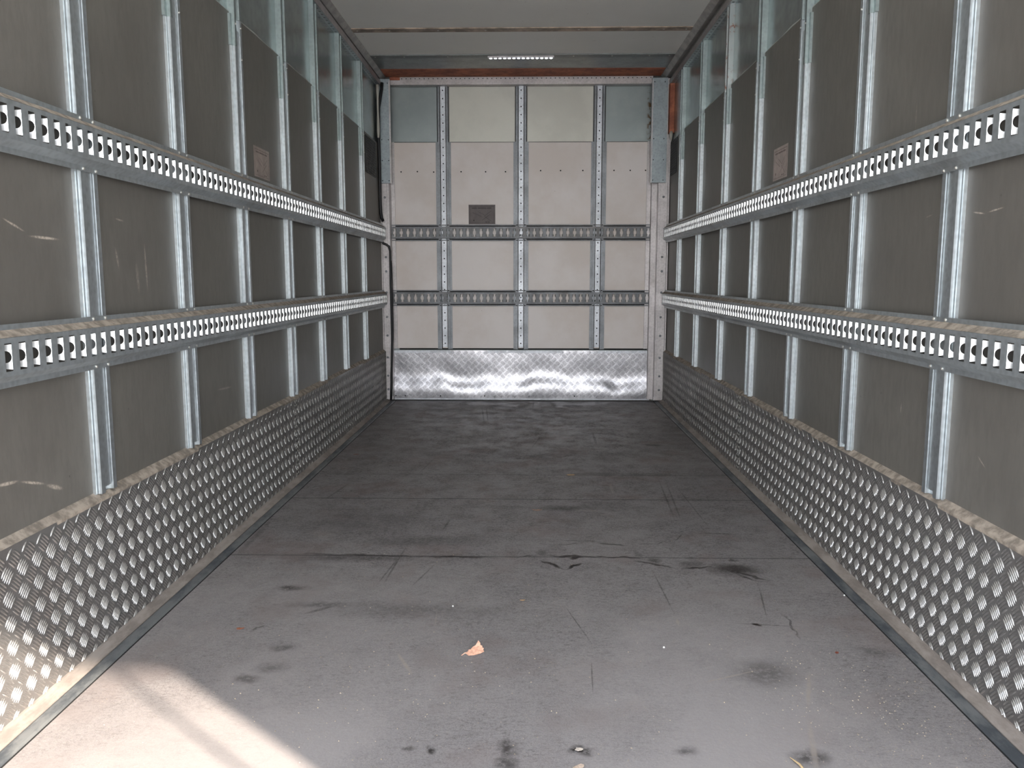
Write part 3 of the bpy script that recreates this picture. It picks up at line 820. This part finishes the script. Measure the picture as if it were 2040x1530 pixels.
# ------------------------------------------------------------------ cable and conduit in the left back corner
b = MB()
b.tube([(-1.222, 6.99, 2.655), (-1.225, 6.975, 2.60), (-1.25, 6.96, 2.45), (-1.252, 6.95, 2.2), (-1.250, 6.95, 1.95), (-1.252, 6.955, 1.7), (-1.25, 6.96, 1.6), (-1.245, 6.97, 1.555), (-1.235, 6.98, 1.53)], .013, 8)
b.tube([(-1.252, 6.99, 1.365), (-1.24, 7.0, 1.345), (-1.215, 7.005, 1.335), (-1.195, 7.01, 1.32), (-1.186, 7.015, 1.28), (-1.186, 7.015, 1.0), (-1.183, 7.015, .6), (-1.184, 7.015, .5), (-1.19, 7.01, .3), (-1.197, 7.01, .12), (-1.202, 7.01, .0)], .010, 8)
tag(b.obj('power_cable', 'black', None, True), 'thick black cable running down the left corner post to the floor', 'cable')
b = MB(); b.tube([(-1.176, 7.01, 1.20), (-1.170, 7.01, 1.0), (-1.169, 7.01, .7), (-1.171, 7.01, .55), (-1.178, 7.01, .48)], .0035, 6)
tag(b.obj('thin_cable', 'black', None, True), 'thin black wire looped beside the thick cable on the left corner post', 'cable')
b = MB(); b.tube([(-1.245, 6.90, z) for z in np.linspace(2.62, 2.2, 9)], .01, 8, [.014, .012, .009, .008, .008, .010, .012, .013, .008])
tag(b.obj('conduit', 'conduit', None, True), 'short pale conduit beside the top of the left corner post', 'pipe')

# ------------------------------------------------------------------ leaves, chips, crumbs on the floor
def leaf(name, x, y, size, col, label, rot, seed, tri=False, group=None):
    r = random.Random(seed)
    key = 'leaf_%s' % (round(col[0], 2)); 
    if key not in M: M[key] = simple('dry_leaf', col, .7, 0, .2, 120)
    pts = []
    if tri:      # torn birch leaf piece: broad, toothed on one side, tapering to the stalk
        base = [(-.5, -.18), (-.38, -.22), (-.30, -.34), (0, -.33), (.3, -.28), (.50, -.22), (.46, -.10), (.52, -.02), (.45, .06), (.47, .14), (.38, .22), (.40, .32), (.33, .50), (.22, .30), (.12, .24), (.0, .18), (-.12, .06), (-.22, .04), (-.30, -.08), (-.36, -.12)]
        pts = base
    else:
        for k in range(14):
            a = 2*PI*k/14; q = .42*(1+.25*r.uniform(-1, 1)); pts.append((q*math.cos(a), q*.6*math.sin(a)))
    n = len(pts); vs = []
    for d in (0, -.004):
        for (u, v) in pts: vs.append((u*size, v*size, .003+.30*size*(u*u)*.8+.10*size*abs(v)+d*.15))
    ctr0 = len(vs); vs += [(0, 0, .004), (0, 0, .0034)]
    fs = [(k, (k+1) % n, ctr0) for k in range(n)]+[(n+(k+1) % n, n+k, ctr0+1) for k in range(n)]+[(k, n+k, n+(k+1) % n, (k+1) % n) for k in range(n)]
    b = MB(); b.add(vs, fs)
    if tri: 
        t = thing(name, label, 'leaf', (x, y, FZ+.004), group); t.rotation_euler = (.42, 0, rot)
        b.obj('blade', key, t)
        s = MB(); s.tube([(-.18, -.012, .005), (-.02*size, .0, .0065), (.3*size, .05*size, .009)][1:] , .0008, 5); s.tube([(-.46*size, -.2*size, .008), (-.62*size, -.26*size, .004)], .0010, 5)
        s.obj('vein', key, t)
        return t
    o = b.obj(name, key); o.location = (x, y, FZ); o.rotation_euler.z = rot
    return tag(o, label, 'leaf', group)
leaf('dry_leaf', -.160, 2.250, .060, (.78, .42, .29), 'dry orange-brown leaf lying on the floor in the foreground', .25, 1, True)
leaf('leaf_fragment', -.893, 2.388, .026, (.36, .13, .07), 'small reddish leaf scrap on the floor, left of the dry leaf', .2, 2)
leaf('leaf_fragment', .895, 2.262, .018, (.22, .06, .035), 'small dark red scrap on the floor, right of the dry leaf', 1., 3)
leaf('leaf_fragment', .115, 1.690, .035, (.62, .48, .38), 'pale chip on the floor at the bottom edge, below the round dark stain', .6, 4)
leaf('leaf_fragment', .118, 1.757, .022, (.66, .58, .50), 'tiny pale chip lying inside the round dark stain near the bottom edge', 0., 5)
leaf('leaf_fragment', -.02, 2.63, .02, (.50, .32, .18), 'tan leaf scrap on the floor beyond the dry leaf', .1, 6)
leaf('leaf_fragment', .23, 4.385, .06, (.50, .34, .22), 'pale splinter on the floor at the far sheet joint', .0, 7)
leaf('leaf_fragment', .04, 3.70, .05, (.34, .22, .17), 'small tan scrap left of the dark oily stain in the middle of the floor', .0, 8)
M['straw'] = simple('dry_straw', (.55, .40, .22), .6)
b = MB(); b.tube([(0, 0, .004), (.012, -.03, .006), (.02, -.07, .004)], .002, 6, [.0006, .0026, .003]); o = b.obj('straw_piece', 'straw'); o.location = (.594, 1.735, FZ)
tag(o, 'yellow straw piece at the bottom edge, right of centre', 'straw')
M['white_bit'] = simple('white_bit', (.85, .84, .8), .5)
for (x, y, lab) in [(1.083, 2.70, 'tiny white pellet by the seam of the right wall'), (-.25, 2.58, 'tiny white pellet on the floor left of centre'), (.40, 2.29, 'tiny white pellet on the floor right of the dry leaf')]:
    b = MB(); b.dome((0, 0, 0), (0, 0, 1), .003, .004, 8); o = b.obj('white_pellet', 'white_bit', None, True); o.location = (x, y, FZ); tag(o, lab, 'pellet', 'white pellets')
# crumbs nobody could count
M['crumb'] = simple('sand_crumbs', (.42, .34, .24), .8, 0, .5, 200)
b = MB()
def crumb(x, y, r):
    a = random.uniform(0, PI); q = r*random.uniform(.4, 1.); c, s = math.cos(a), math.sin(a)
    vs = [(x+r*c, y+r*s, FZ), (x-q*s, y+q*c, FZ), (x-r*c, y-r*s, FZ), (x+q*s, y-q*c, FZ), (x, y, FZ+r*.6)]
    b.add(vs, [(0, 1, 4), (1, 2, 4), (2, 3, 4), (3, 0, 4)])
for k in range(420):
    x, y = random.gauss(.86, .16), random.gauss(2.0, .22)
    if x < 1.07 and y > 1.5: crumb(x, y, random.uniform(.0008, .0024))
for k in range(260):
    x, y = random.gauss(-.35, .35), random.gauss(2.05, .3)
    if x > -1.15 and y > 1.5: crumb(x, y, random.uniform(.0008, .0028))
for k in range(260):
    x, y = random.uniform(-1.1, 1.05), random.uniform(1.6, 5.5)
    crumb(x, y, random.uniform(.001, .003))
o = b.obj('floor_crumbs', 'crumb'); tag(o, 'sand grains and crumbs scattered over the grey floor', 'crumbs'); o['kind'] = 'stuff'
